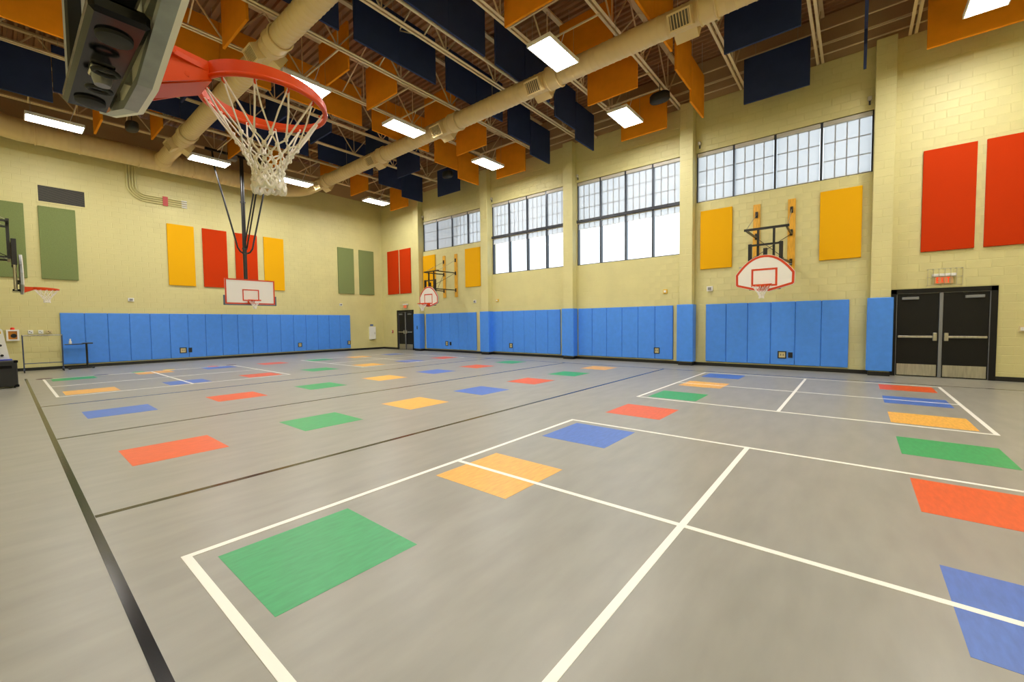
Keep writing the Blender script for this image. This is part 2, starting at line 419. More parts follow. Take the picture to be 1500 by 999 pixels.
def hang(h):
    if h not in HG: HG[h] = MB().cyl((0, 0, 0), (0, 0, h), .006, 5).mesh('hanger_wire', m_wire)
    return HG[h]
for y, kind, c in ORA:
    if kind == 'X':
        for i, (a, b, z) in enumerate(XP): baffle('X', c, (a+b)/2, y, z, len(XP)-1-i)
    else:
        for i, (x, z) in enumerate(YP): baffle('Y', c, x, y, z, len(YP)-1-i)

# ------------------------------------------------------------------ lights
lh = MB(); lh.rbox(-.63, .63, -.325, .325, .012, .085, .006)
me_h = lh.mesh('housing', m_white)
fr_o = [(-.63, -.325), (.63, -.325), (.63, .325), (-.63, .325)]; fr_i = [(-.605, -.30), (.605, -.30), (.605, .30), (-.605, .30)]
me_fr = MB().ring(fr_o, fr_i, lambda a, b, d: (a, b, d), -.012, .012).mesh('trim_frame', m_white)
me_d = MB().box(-.605, .605, -.30, .30, .0, .010).mesh('diffuser', m_lamp)
ZL = 7.85
for y in (-1.95, 5.68, 11.5, 19.4):
    jy = sorted(JY, key=lambda t: abs(t-y))[:2]; ja, jb = min(jy)-y, max(jy)-y
    mc = MB().cyl((0, 0, .08), (0, 0, ZJ-ZL-.02), .004, 5).mesh('cable', m_wire)
    ms = MB().bar((0, ja, ZJ-ZL-.02), (0, jb, ZJ-ZL-.02), .035).mesh('strut', m_joist)
    ws = MB().sweep([(.3, .1, .08), (.36, .12, .3), (.42, .05, .5), (.5, 0, ZJ-ZL)], .009, 6).mesh('power_cord', m_white, True)
    for i, x in enumerate((1.3, 5.33, 8.58, 12.6)):
        o = thing('ceiling_light', (x, y, ZL), f'white rectangular ceiling light, {NTH[3-i]} from window wall, {BAYN[y]}', 'light', 'hanging ceiling lights')
        link('housing', me_h, o); link('trim_frame', me_fr, o); link('diffuser', me_d, o); link('power_cord', ws, o)
        for d in (-.5, .5):
            link('strut', ms, o, (d, 0, 0))
            for e in (-.25, .25): link('cable', mc, o, (d, e, 0))

# ------------------------------------------------------------------ ducts
DZ = 8.05
def duct_box(parent, x, y, side):
    a = radians(-32) if side > 0 else radians(212)
    n = Vector((cos(a), 0, sin(a))); t = Vector((-sin(a), 0, cos(a)))
    c = Vector((x, y, DZ))
    def fn(u, v, d): return c+n*d+t*v+Vector((0, u, 0))
    mb = MB(); h = .17; l = .24
    mb.ring([(-l, -h), (l, -h), (l, h), (-l, h)], [(-l+.035, -h+.035), (l-.035, -h+.035), (l-.035, h-.035), (-l+.035, h-.035)], fn, .16, .40)
    o = mb.build('diffuser_box', m_ductp, parent)
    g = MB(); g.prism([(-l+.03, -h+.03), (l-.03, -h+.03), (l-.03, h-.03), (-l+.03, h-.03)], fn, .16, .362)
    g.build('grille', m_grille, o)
    gl = MB()
    for k in range(7):
        u = -l+.06+k*(2*l-.12)/6
        gl.prism([(u-.008, -h+.03), (u+.008, -h+.03), (u+.008, h-.03), (u-.008, h-.03)], fn, .36, .378)
    gl.build('grille_blades', m_ductp, o)
def duct_ring(parent, x, y, r, wid):
    mb = MB(); n = 40
    mb.sweep([(x, y-wid, DZ), (x, y-wid+.02, DZ), (x, y+wid-.02, DZ), (x, y+wid, DZ)], [r+.004, r+.028, r+.028, r+.004], n, caps=False)
    for e in (-wid, wid): mb.sweep([(x+(r+.025)*cos(2*pi*k/n), y+e, DZ+(r+.025)*sin(2*pi*k/n)) for k in range(n)], .024, 6, closed=True)
    mb.build('coupling', m_ductp, parent, smooth=True)
DR = .25
def ribbed(a, b, r):
    """straight spiral duct: path and radii with raised seams"""
    a = Vector(a); b = Vector(b); L = (b-a).length; P = [a]; R = [r]; t = (b-a)/L; k = .12
    while k < L-.08:
        for e, q in ((-.022, 0), (-.008, .007), (.008, .007), (.022, 0)): P.append(a+t*(k+e)); R.append(r+q)
        k += .17
    return P+[b], R+[r]
main = thing('air_duct', (0, 0, 0), 'tan round air duct along the back wall with two long branches under the joists', 'duct')
path = [(.55, 21.5, DZ), (8.45, 21.5, DZ)]+[(8.45+1.2*sin(a), 20.3+1.2*cos(a), DZ) for a in [pi/2*k/12 for k in range(1, 13)]]
rad = [.36]*2+[.36-.11*k/12 for k in range(1, 13)]
hp, hr = ribbed((.55, 21.5, DZ), (8.45, 21.5, DZ), .36)
MB().sweep(hp+path[2:], hr+rad[2:], 40).build('header_run', m_ductx, main, smooth=True)
MB().sweep([(.6, 21.5, DZ), (.3, 21.5, DZ+.03), (0, 21.46, DZ+.14), (-.3, 21.4, DZ+.32), (-.9, 21.3, DZ+.62)], .36, 40).build('end_elbow', m_ductp, main, smooth=True)
MB().sweep(*ribbed((9.65, 20.3, DZ), (9.65, YF+.1, DZ), DR), 40).build('branch_run', m_ducty, main, smooth=True)
for y in (18.75, 14.3, 10.2, 6.35, 2.5): duct_ring(main, 9.65, y, DR, .16)
for y in (19.1, 14.75, 10.8, 6.85, 3.0):
    duct_box(main, 9.65, y, -1); duct_box(main, 9.65, y, 1)
for x in (.95, 2.0, 3.6, 4.95, 5.3, 8.2):
    n = 40
    MB().sweep([(x, 21.5+.372*cos(2*pi*k/n), DZ+.372*sin(2*pi*k/n)) for k in range(n)], .02, 6, closed=True).build('seam_ring', m_ductp, main, smooth=True)
for y in (17.0, 12.6, 8.6, 4.6): MB().cyl((9.65, y, DZ+DR-.01), (9.65, y, ZJ+.6), .006, 5).build('hanger_rod', m_wire, main)
d1 = main
MB().sweep(*ribbed((4.28, 21.3, DZ), (4.28, YF+.1, DZ), DR), 40).build('branch_run', m_ducty, d1, smooth=True)
MB().sweep([(4.28, 21.3, DZ), (4.28, 20.9, DZ)], [DR+.05, DR+.01], 40).build('collar', m_ductp, d1, smooth=True)
for y in (17.75, 10.4, 5.0, 1.0): duct_ring(d1, 4.28, y, DR, .16)
for y in (18.8, 11.1, 5.7):
    duct_box(d1, 4.28, y, -1); duct_box(d1, 4.28, y, 1)
for y in (15.0, 8.0): MB().cyl((4.28, y, DZ+DR-.01), (4.28, y, ZJ+.6), .006, 5).build('hanger_rod', m_wire, d1)

# speakers hung from the joists
for x, y, lab in ((12.9, 4.72, 'black oval loudspeaker hung under a joist near the high windows'), (3.05, 19.0, 'black oval loudspeaker hung under a joist by the back wall duct'), (13.1, 14.44, 'black oval loudspeaker hung behind a navy baffle near the far windows')):
    o = thing('loudspeaker', (x, y, 8.25), lab, 'speaker')
    mb = MB(); n = 20
    for z, k in ((-.13, .8), (-.1, 1), (.1, 1), (.13, .8)): pass
    prof = [(-.14, .6), (-.12, .88), (-.08, 1), (.08, 1), (.12, .88), (.14, .6)]
    vs = []; F = []
    for z, k in prof:
        for i in range(n):
            a = 2*pi*i/n; vs.append((.17*k*sin(a), -.30*k*(abs(cos(a))**.75)*(1 if cos(a) > 0 else -1), z))
    for j in range(len(prof)-1):
        for i in range(n): F.append((j*n+i, j*n+(i+1) % n, (j+1)*n+(i+1) % n, (j+1)*n+i))
    F += [tuple(range(n-1, -1, -1)), tuple((len(prof)-1)*n+i for i in range(n))]
    mb.add(vs, F); mb.build('cabinet', m_matblack, o, smooth=True)
    MB().cyl((0, 0, .13), (0, 0, .41), .012, 6).build('bracket', m_matblack, o)

# ------------------------------------------------------------------ floor markings
SX = [.83, 2.66, 4.47, 6.28, 8.12, 9.96, 11.81]
SY = [(-1.29, -.42), (2.28, 3.18), (5.99, 6.88), (9.72, 10.6), (13.5, 14.4), (17.35, 18.22)]
CY = ['Y', 'G', 'R', 'B', 'Y', 'G']; ORD = 'GYBR'
LN = {'G': 'green', 'Y': 'yellow', 'B': 'blue', 'R': 'red'}
for (y0, y1), c0 in zip(SY, CY):
    for i, x0 in enumerate(SX):
        c = ORD[(ORD.index(c0)+i) % 4]
        mb = MB().box(-.45, .45, -(y1-y0)/2, (y1-y0)/2, 0, .0012)
        mb.build('floor_square', SQ[c], floor, (x0+.45, (y0+y1)/2, 0), label=f'{LN[c]} vinyl square set in the floor')
def court(x0, x1, y0, y1, nm):
    e = .025; z = .002
    L = [(x0-e, x1+e, y0-e, y0+e), (x0-e, x1+e, y1-e, y1+e), (x0-e, x0+e, y0+e, y1-e), (x1-e, x1+e, y0+e, y1-e)]
    xm, ym = (x0+x1)/2, (y0+y1)/2
    L += [(x0+e, x1-e, ym-e, ym+e), (xm-e, xm+e, y0+e, ym-e), (xm-e, xm+e, ym+e, y1-e)]
    for a, b, c, d in L: MB().box(a, b, c, d, 0, z).build('court_line', m_white_line, floor)
court(.70, 5.51, -1.42, 3.34, 'a'); court(8.0, 12.85, -1.42, 3.34, 'b'); court(.70, 5.51, 13.32, 18.22, 'c'); court(8.0, 12.85, 13.32, 18.22, 'd')
for a, b, c, d in [(.35, .402, YF+.3, 18.9), (13.10, 13.16, YF+.3, 18.9)]+[(.405, 13.10, y-.03, y+.03) for y in (4.63, 8.28, 11.93)]:
    MB().box(a, b, c, d, 0, .0016).build('boundary_line', m_black_line, floor)
mdot = {'P': mat('plum_dot', (.10, .04, .06), .5), 'S': mat('slate_dot', (.10, .11, .18), .5), 'G': SQ['G'], 'Y': mat('bright_yellow_dot', (.8, .55, .02), .5), 'R': mat('coral_dot', (.75, .15, .1), .5)}
for x, c in ((.72, 'P'), (1.92, 'S'), (2.81, 'G'), (3.61, 'Y'), (4.9, 'R'), (5.49, 'P')):
    mb = MB().prism([(.17*cos(2*pi*k/20), .17*sin(2*pi*k/20)) for k in range(20)], lambda a, b, d: (a, b, d), 0, .003)
    mb.build('spot_marker', mdot[c], floor, (x, 18.42, 0))

# ------------------------------------------------------------------ windows
def window(n, k):
    y0, y1, z0, z1 = WIN[k]; tall = k in (3, 4)
    lab = {2: 'high shaded window strip above the far folding hoop', 3: 'tall window with half raised shades nearer the room corner', 4: 'tall window with half raised shades nearer the kick plate doors', 5: 'high shaded window strip above the folding hoop between yellow panels'}[k]
    W = thing(f'window_{n}', (XR+.06, y0, z0), lab, None, None, 'structure')
    H = z1-z0; Wd = y1-y0; s = Wd/4
    zt = 5.53-z0 if tall else 0
    mb = MB()
    for a, b, c, d in ((0, Wd, 0, .035), (0, Wd, H-.03, H), (0, .04, 0, H), (Wd-.04, Wd, 0, H)): mb.box(0, .14, a, b, c, d)
    mb.build('frame', m_darkalu, W)
    for i in (1, 2, 3):
        MB().box(-.03, .13, i*s-.028, i*s+.028, .02, H-.02).build('mullion', m_darkalu, W)
    if tall:
        MB().box(-.07, .14, 0, Wd, zt-.05, zt+.055).build('transom', m_darkalu, W)
    MB().box(-.05, .02, .0, Wd, -.02, .0).build('sill', m_darkalu, W)
    mdl = MB(); mdl.box(0, .010, 0, 1, 0, 1)
    for i in range(4):
        a, b = i*s+.045, (i+1)*s-.045
        # cassette and shade
        MB().rbox(-.045, .06, i*s+.03, (i+1)*s-.03, H-.135, H-.02, .01).build('shade_cassette', m_shadebox, W)
        lo = zt+.062 if tall else .035
        sh = MB().add([(.03, a, lo), (.03, b, lo), (.03, b, H-.13), (.03, a, H-.13)], [(0, 3, 2, 1)]); so = sh.build('roller_shade', m_shade, W)
        MB().cyl((.030, a, lo+.012), (.030, b, lo+.012), .011, 8).build('hem_bar', m_white, so)
        # muntins just outside the shade, then glass
        mu = MB()
        cw = (b-a)/4; rh = (H-.1-lo)/3
        for c in (1, 2, 3): mu.box(.036, .05, a+c*cw-.013, a+c*cw+.013, lo, H-.03)
        for r in (1, 2): mu.box(.037, .049, a, b, lo+r*rh-.012, lo+r*rh+.012)
        mu.build('muntin', m_alu, W)
        MB().box(.052, .058, a-.02, b+.02, lo-.02, H-.03).build('pane', m_glass, W)
        if tall:
            MB().rbox(-.02, .06, i*s+.03, (i+1)*s-.03, zt-.09, zt-.052, .008).build('shade_cassette', m_shadebox, W)
            l2 = 5.23-z0
            so = MB().add([(.03, a, l2), (.03, b, l2), (.03, b, zt-.1), (.03, a, zt-.1)], [(0, 3, 2, 1)]).build('roller_shade', m_shade, W)
            MB().cyl((.030, a, l2), (.030, b, l2), .011, 8).build('hem_bar', m_white, so)
            mu = MB()
            for c in (1, 2, 3): mu.box(.036, .05, a+c*cw-.013, a+c*cw+.013, l2+.01, zt-.05)
            mu.build('muntin', m_alu, W)
            MB().box(.052, .058, a-.02, b+.02, .02, zt-.05).build('pane', m_glass, W)
            cl = MB()  # added dots stand in for muntin crossings, the bars washed out by glare
            for r in (1, 2):
                for c in (1, 2, 3): cl.cbox((.05, a+c*cw, r*(l2/3)), (.008, .022, .022))
            cl.build('muntin_glare_dot', m_white, W, kind='stuff')
for n, k in enumerate((5, 4, 3, 2)): window(n+1, k)

# ------------------------------------------------------------------ doors
def door(n, y0, y1, ztop, label):
    D = thing(f'door_{n}', (XR, (y0+y1)/2, 0), label, None, None, 'structure')
    W = (y1-y0)/2; fwd = .11
    mb = MB()
    mb.box(-.03, .22, -W, -W+fwd, 0, ztop); mb.box(-.03, .22, W-fwd, W, 0, ztop); mb.box(-.03, .22, -W, W, ztop-fwd, ztop)
    mb.build('door_frame', m_door, D)
    MB().box(-.02, .22, -W, W, -.001, .006).build('threshold', m_steel, D)
    mb = MB(); mb.box(-.005, .03, W-fwd-.012, W-fwd, 0, ztop-fwd); mb.box(-.005, .03, -W+fwd, -W+fwd+.012, 0, ztop-fwd); mb.box(-.005, .03, -W+fwd, W-fwd, ztop-fwd-.012, ztop-fwd)
    mb.build('seal_strip', m_alu, D)
    MB().rbox(-.02, .07, -.035, .035, 0, ztop-fwd, .006).build('centre_post', m_alu, D)
    for s in (-1, 1):
        a, b = sorted((s*.037, s*(W-fwd-.014)))
        leaf = MB().rbox(.02, .065, a, b, .015, ztop-fwd-.016, .004).build('leaf', m_door, D)
        MB().box(.014, .0205, a+.02, b-.02, .03, .32).build('kick_plate', m_steel, leaf)
        pb = MB(); pb.rbox(-.055, -.02, min(s*.12, s*(W-fwd-.04)), max(s*.12, s*(W-fwd-.04)), 1.0, 1.055, .008)
        pb.build('push_bar', m_steel, leaf)
        MB().rbox(-.06, .02, min(s*.06, s*.14), max(s*.06, s*.14), .93, 1.13, .008).build('latch_case', m_steel, leaf)
        MB().rbox(-.045, .02, min(s*(W-fwd-.1), s*(W-fwd-.1-.32)), max(s*(W-fwd-.1), s*(W-fwd-.1-.32)), ztop-fwd-.16, ztop-fwd-.09, .006).build('closer', m_alu, leaf)
        MB().bar((-.02, s*(W-fwd-.2), ztop-fwd-.08), (-.02, s*(W-fwd-.45), ztop-fwd-.03), .02, .012).build('closer_arm', m_black, leaf)
    MB().box(.066, .25, -W, W, 0, ztop).build('backing', m_door, D)
door(1, -2.57, -.70, 2.25, 'black double doors with steel kick plates under the caged exit sign')
door(2, 19.46, 21.03, 2.30, 'black double doors beside the far room corner')

def exit_sign(y, z, label):
    o = thing('exit_sign', (XR, y, z), label, 'exit sign')
    MB().rbox(-.10, 0, -.21, .21, .13, .20, .01).build('housing', m_white, o)
    MB().rbox(-.06, -.035, -.16, .16, -.05, .13, .004).build('panel', m_exitp, o)
    mb = MB(); h = .13; zb = -.025; x0, x1 = -.066, -.06; wd = .055; t = .016
    def bx(c, a, b, lo, hi): mb.box(x0, x1, c-b, c-a, lo, hi)   # letters read with +Y to the left
    c = .13
    bx(c, 0, t, zb, zb+h); [bx(c, 0, wd, zb+q, zb+q+t) for q in (0, h/2-t/2, h-t)]
    c = .06
    for s in (1, -1):
        a0, a1 = (c, c-wd) if s > 0 else (c-wd, c)
        mb.bar((x0+.003, a0-.008*s, zb), (x0+.003, a1+.008*s, zb+h), .006, .017)
    c = -.01; bx(c, 0, t, zb, zb+h)
    c = -.045; bx(c, 0, .06, zb+h-t, zb+h); bx(c, .022, .022+t, zb, zb+h)
    mb.build('lettering', m_exit, o, label='red capital letters reading EXIT')
    cg = MB(); X0 = -.20
    for yy in [-.30+.6*k/6 for k in range(7)]:
        cg.cyl((X0, yy, -.09), (X0, yy, .31), .005, 5); cg.cyl((X0, yy, .31), (0, yy, .31), .005, 5)
    for zz in (-.09, .11, .31):
        cg.cyl((X0, -.30, zz), (X0, .30, zz), .005, 5)
        for yy in (-.30, .30): cg.cyl((X0, yy, zz), (0, yy, zz), .005, 5)
    cg.build('wire_cage', m_wire, o)
exit_sign(-1.66, 2.40, 'red exit sign in wire cage over the doors with steel kick plates')
exit_sign(20.15, 2.46, 'red exit sign in wire cage over the doors beside the room corner')

# ------------------------------------------------------------------ wall pads
def pad_panel(parent, kind, u0, u1, z0, z1, base, th=.05):
    g = .004
    if kind == 'R': MB().rbox(base-th, base, u0+g, u1-g, z0, z1, .014).build('pad_panel', m_pad, parent)
    else: MB().rbox(u0+g, u1-g, base-th, base, z0, z1, .014).build('pad_panel', m_pad, parent)
def cutout(parent, kind, u, z, w_, h_, base):
    if kind == 'R': fn = lambda a, b, d: (base-d, u+a, z+b)
    else: fn = lambda a, b, d: (u+a, base-d, z+b)
    o = MB().ring([(-w_, -h_), (w_, -h_), (w_, h_), (-w_, h_)], [(-w_+.028, -h_+.028), (w_-.028, -h_+.028), (w_-.028, h_-.028), (-w_+.028, h_-.028)], fn, 0, .018).build('outlet_frame', m_matblack, parent)
    i = MB().prism([(-w_+.02, -h_+.02), (w_-.02, -h_+.02), (w_-.02, h_-.02), (-w_+.02, h_-.02)], fn, 0, .004)
    i.build('outlet_plate', m_outlet if w_ > .06 else m_matblack, o)
    if w_ > .06:
        s = MB()
        for a in (-.03, .03): s.prism([(a-.008, -.03), (a+.008, -.03), (a+.008, .03), (a-.008, .03)], fn, .004, .008)
        s.build('socket', m_matblack, o)
RUNLAB = {5: 'blue wall padding of six panels under the hoop near the kick plate doors', 4: 'blue wall padding of six panels under the middle tall window', 3: 'blue wall padding of six panels under the tall window nearer the corner', 2: 'blue wall padding of six panels under the hoop near the corner'}
CUT = {5: [(1.70, .11, .11), (1.49, .055, .08)], 4: [(5.49, .10, .11)], 3: [(12.25, .10, .11)], 2: [(16.63, .10, .12), (16.34, .055, .09)]}
for k, (a, b) in padsR_runs.items():
    o = thing('wall_padding', (0, 0, 0), RUNLAB[k], 'wall padding')
    for i in range(6): pad_panel(o, 'R', a+(b-a)*i/6, a+(b-a)*(i+1)/6, PZ0, PZ1, XR-.012)
    MB().box(XR-.03, XR-.007, a+.02, b-.02, PZ0+.02, PZ1-.02).build('pad_backing', m_seam, o)
    for u, w_, h_ in CUT[k]: cutout(o, 'R', u, .45, w_, h_, XR-.062)
o = thing('wall_padding', (0, 0, 0), 'long blue wall padding along the back wall under the green, yellow and red panels', 'wall padding')
for i in range(18): pad_panel(o, 'B', 1.34+.6295*i, 1.34+.6295*(i+1), PZ0, PZ1, YB-.012)
MB().box(1.36, 12.65, YB-.03, YB-.007, PZ0+.02, PZ1-.02).build('pad_backing', m_seam, o)
for u, w_, h_ in ((4.91, .12, .12), (5.16, .06, .10), (9.82, .10, .11), (12.56, .09, .11)): cutout(o, 'B', u, .47, w_, h_, YB-.062)
PLAB = ['blue padding wrapped on the pilaster beside the kick plate doors', 'blue padding wrapped on the pilaster between middle tall window and kick plate side hoop', 'blue padding wrapped on the pilaster between the two tall windows', 'blue padding wrapped on the pilaster between corner hoop and tall window', 'blue padding wrapped on the pilaster beside the corner doors']
for i, (a, b) in enumerate(PIL):
    o = thing('pilaster_padding', (0, 0, 0), PLAB[i], 'wall padding')
    x0 = XR-.31
    MB().rbox(x0-.055, x0, a-.06, b+.06, .13, 2.05, .014).build('front_pad', m_pad, o)
    MB().rbox(x0+.002, XR-.02, a-.06, a-.008, .13, 2.05, .012).build('side_pad', m_pad, o)
    MB().rbox(x0+.002, XR-.02, b+.008, b+.06, .13, 2.05, .012).build('side_pad', m_pad, o)
    if i == 4: MB().rbox(x0-.065, x0-.055, a+.12, a+.19, 1.2, 1.38, .004).build('switch_plate', m_matblack, o)

# ------------------------------------------------------------------ acoustic wall panels
def wpanel(kind, u0, u1, z0, z1, mt, label, group=None):
    th = .055
    o = (MB().rbox(XR-th-.008, XR-.008, u0, u1, z0, z1, .008) if kind == 'R' else MB().rbox(u0, u1, YB-th-.008, YB-.008, z0, z1, .008)).build('acoustic_panel', mt, label=label, cat='wall panel', group=group)
wpanel('R', -.07, .85, 3.17, 5.09, m_ypanel, 'yellow acoustic panel between the wall hoop and the kick plate doors')
wpanel('R', 3.10, 4.05, 3.20, 5.11, m_ypanel, 'yellow acoustic panel between the kick plate side hoop and the middle tall window')
wpanel('R', 17.48, 18.48, 3.2, 5.2, m_ypanel, 'yellow acoustic panel partly behind the corner wall hoop, beside the corner door pilaster')
wpanel('R', 14.13, 15.19, 3.3, 5.2, m_ypanel, 'yellow acoustic panel between the corner wall hoop and a tall window')
wpanel('R', -2.15, -1.23, 3.17, 5.68, m_rpanel, 'red acoustic panel directly above the caged exit sign and kick plate doors')
wpanel('R', -3.22, -2.30, 3.17, 5.68, m_rpanel, 'red acoustic panel high beyond the edge of the kick plate doors')
wpanel('R', 19.60, 20.62, 3.26, 5.81, m_rpanel, 'red acoustic panel above the corner doors, next to the pilaster')
wpanel('R', 20.75, 21.83, 3.27, 5.82, m_rpanel, 'red acoustic panel above the corner doors, next to the room corner')
for a, b, mt, lab in ((-.29, .63, m_gpanel, 'sage green acoustic panel behind the black arms of the side hoop'), (.96, 1.88, m_gpanel, 'sage green acoustic panel under the dark wall vent'), (4.54, 5.47, m_ypanel, 'yellow acoustic panel on the back wall, on the vent side of the red pair'), (5.77, 6.70, m_rpanel, 'red acoustic panel beside a yellow one, clear of the hanging mast'), (7.03, 7.96, m_rpanel, 'red acoustic panel behind the hanging hoop mast'), (8.25, 9.17, m_ypanel, 'yellow acoustic panel on the back wall, on the corner side of the red pair'), (12.03, 12.99, m_gpanel, 'sage green acoustic panel nearer the hanging hoop, of the pair by the corner'), (13.32, 14.28, m_gpanel, 'sage green acoustic panel nearest the room corner')):
    wpanel('B', a, b, 3.25, 5.83, mt, lab)

# ------------------------------------------------------------------ basketball hoops
def fan():
    P = [(-.12, 0), (.12, 0), (.66, .155), (.70, .20)]
    for k in range(0, 21):
        y = .705*cos(pi*k/20); P.append((y, .49+.51*(1-(abs(y)/.705)**2.15)))
    P += [(-.70, .20), (-.66, .155)]
    return P
def inset(P, d):
    n = len(P); out = []
    cx, cz = 0, .5
    for i in range(n):
        a, b, c = P[i-1], P[i], P[(i+1) % n]
        t1 = Vector((b[0]-a[0], b[1]-a[1])).normalized(); t2 = Vector((c[0]-b[0], c[1]-b[1])).normalized()
        n1 = Vector((-t1.y, t1.x)); n2 = Vector((-t2.y, t2.x)); s = (n1+n2); s = s/max(.3, (1+n1.dot(n2)))
        out.append((b[0]+s.x*d, b[1]+s.y*d))
    return out
RR = .226
def net_mesh(fine=True):
    mb = MB(); N = 12; rnd = random.Random(3); r = .0038 if fine else .005; sides = 6 if fine else 4
    lev = [(0, RR-.004, 0), (1, .118, -.155), (0, .098, -.187), (1, .084, -.217), (0, .067, -.246), (1, .057, -.272), (0, .053, -.296), (1, .057, -.316), (0, .060, -.334)]
    P = []
    for off, rr, z in lev:
        row = []
        for i in range(N):
            a = 2*pi*(i+off*.5)/N+rnd.uniform(-.05, .05)*(1 if z < -.1 else 0); q = rr*(1+rnd.uniform(-.06, .06)*(1 if z < -.1 else 0))
            row.append(Vector((q*cos(a), q*sin(a), z+rnd.uniform(-.007, .007)*(1 if z < 0 else 0))))
        P.append(row)
    for l in range(len(lev)-1):
        for i in range(N):
            a = P[l][i]
            # neighbours on next level
            if lev[l][0] == 0: nb = (P[l+1][i-1], P[l+1][i])
            else: nb = (P[l+1][i], P[l+1][(i+1) % N])
            for b in nb:
                md = (a+b)/2+Vector((rnd.uniform(-1, 1), rnd.uniform(-1, 1), rnd.uniform(-.3, .3)))*(.004 if l else .006)
                k = 1.0 if l < 5 else 1.5
                mb.sweep([a, a.lerp(md, .5), md, md.lerp(b, .5), b], [r*k*1.1, r*k*.85, r*k, r*k*.85, r*k*1.15], sides)
    if fine:   # knots and the frayed bottom loops
        for l in range(1, len(lev)):
            for p in P[l]:
                mb.sweep([p+Vector((0, 0, .009)), p+Vector((0, 0, .004)), p-Vector((0, 0, .004)), p-Vector((0, 0, .009))], [.004, .0085, .0085, .004], 6)
        for i in range(N):
            a = P[-1][i]; b = P[-1][(i+1) % N]; c = (a+b)/2+Vector((0, 0, -.022))
            mb.sweep([a, a.lerp(c, .6)+Vector((0, 0, -.006)), c, b.lerp(c, .6)+Vector((0, 0, -.006)), b], .0085, 6)
    return mb.mesh('net', m_net, True)
NETF, NETC = net_mesh(True), net_mesh(False)
def rim_parts(o, x, z, net, detail=True, side_axis='x'):
    """rim in local frame: board face at x, out +x; origin of o on the floor"""
    cx = x+.385
    mb = MB(); n = 48
    for rr, zz in ((RR+.006, 0),):
        mb.sweep([(cx+rr*cos(2*pi*k/n), rr*sin(2*pi*k/n), z+zz) for k in range(n)], .010, 10, closed=True)
    # tapering steel band between the two rings, tallest at the mount
    vs = []; F = []
    for k in range(n+1):
        a = 2*pi*k/n; h = -.008+.036*((1-cos(a))/2)**.6
        for rr in (RR+.002, RR+.013):
            vs += [(cx+rr*cos(a), rr*sin(a), z), (cx+rr*cos(a), rr*sin(a), z+.024+h)]
    for k in range(n):
        q = 4*k; F += [(q, q+4, q+5, q+1), (q+2, q+3, q+7, q+6), (q+1, q+5, q+7, q+3), (q, q+2, q+6, q+4)]
    mb.add(vs, F)
    rim = mb.build('rim', m_rim, o, smooth=True)
    if detail:
        hk = MB()
        for i in range(12):
            a = 2*pi*i/12; p = Vector((cx+(RR-.004)*cos(a), (RR-.004)*sin(a), z-.004))
            hk.sweep([p+Vector((0, 0, .004)), p+Vector((0, 0, -.012)), p+Vector((-.01*cos(a), -.01*sin(a), -.016)), p+Vector((-.016*cos(a), -.016*sin(a), -.006))], .004, 5)
        hk.build('net_hook', m_rim, rim, kind='stuff')
    # mount: top plate, two gussets, face plate
    mp = MB(); e = cx-RR-.01
    mp.box(x, x+.012, -.13, .13, z-.10, z+.06)
    mp.prism([(x+.01, -.125), (e+.015, -.075), (e+.03, -.06), (e+.03, .06), (e+.015, .075), (x+.01, .125)], lambda a, b, d: (a, b, d), z+.012, z+.03)
    for s in (-1, 1):
        mp.prism([(x+.01, z-.095), (x+.01, z+.05), (e+.025, z+.05), (e+.02, z-.012)], lambda a, b, d, s=s: (a, s*(.10 if a < x+.05 else .07)+d, b), -.005, .005)
    mp.prism([(x+.01, z-.095), (x+.012, z-.08), (e+.02, z-.004), (e+.02, z-.018)], lambda a, b, d: (a, d, b), -.075, .075)
    mo = mp.build('rim_mount', m_rim, o)
    bt = MB()
    for s in (-1, 1):
        for xx, zz in ((x+.045, z+.022), (x+.08, z+.03), (x+.09, z-.03)):
            yy = s*(.105 if xx < x+.05 else .08)
            bt.cyl((xx, yy, zz), (xx, yy+s*.012, zz), .010, 6)
    bt.build('bolt', m_rim, mo, kind='stuff')
    link('net', net, o, (cx, 0, z-.004))

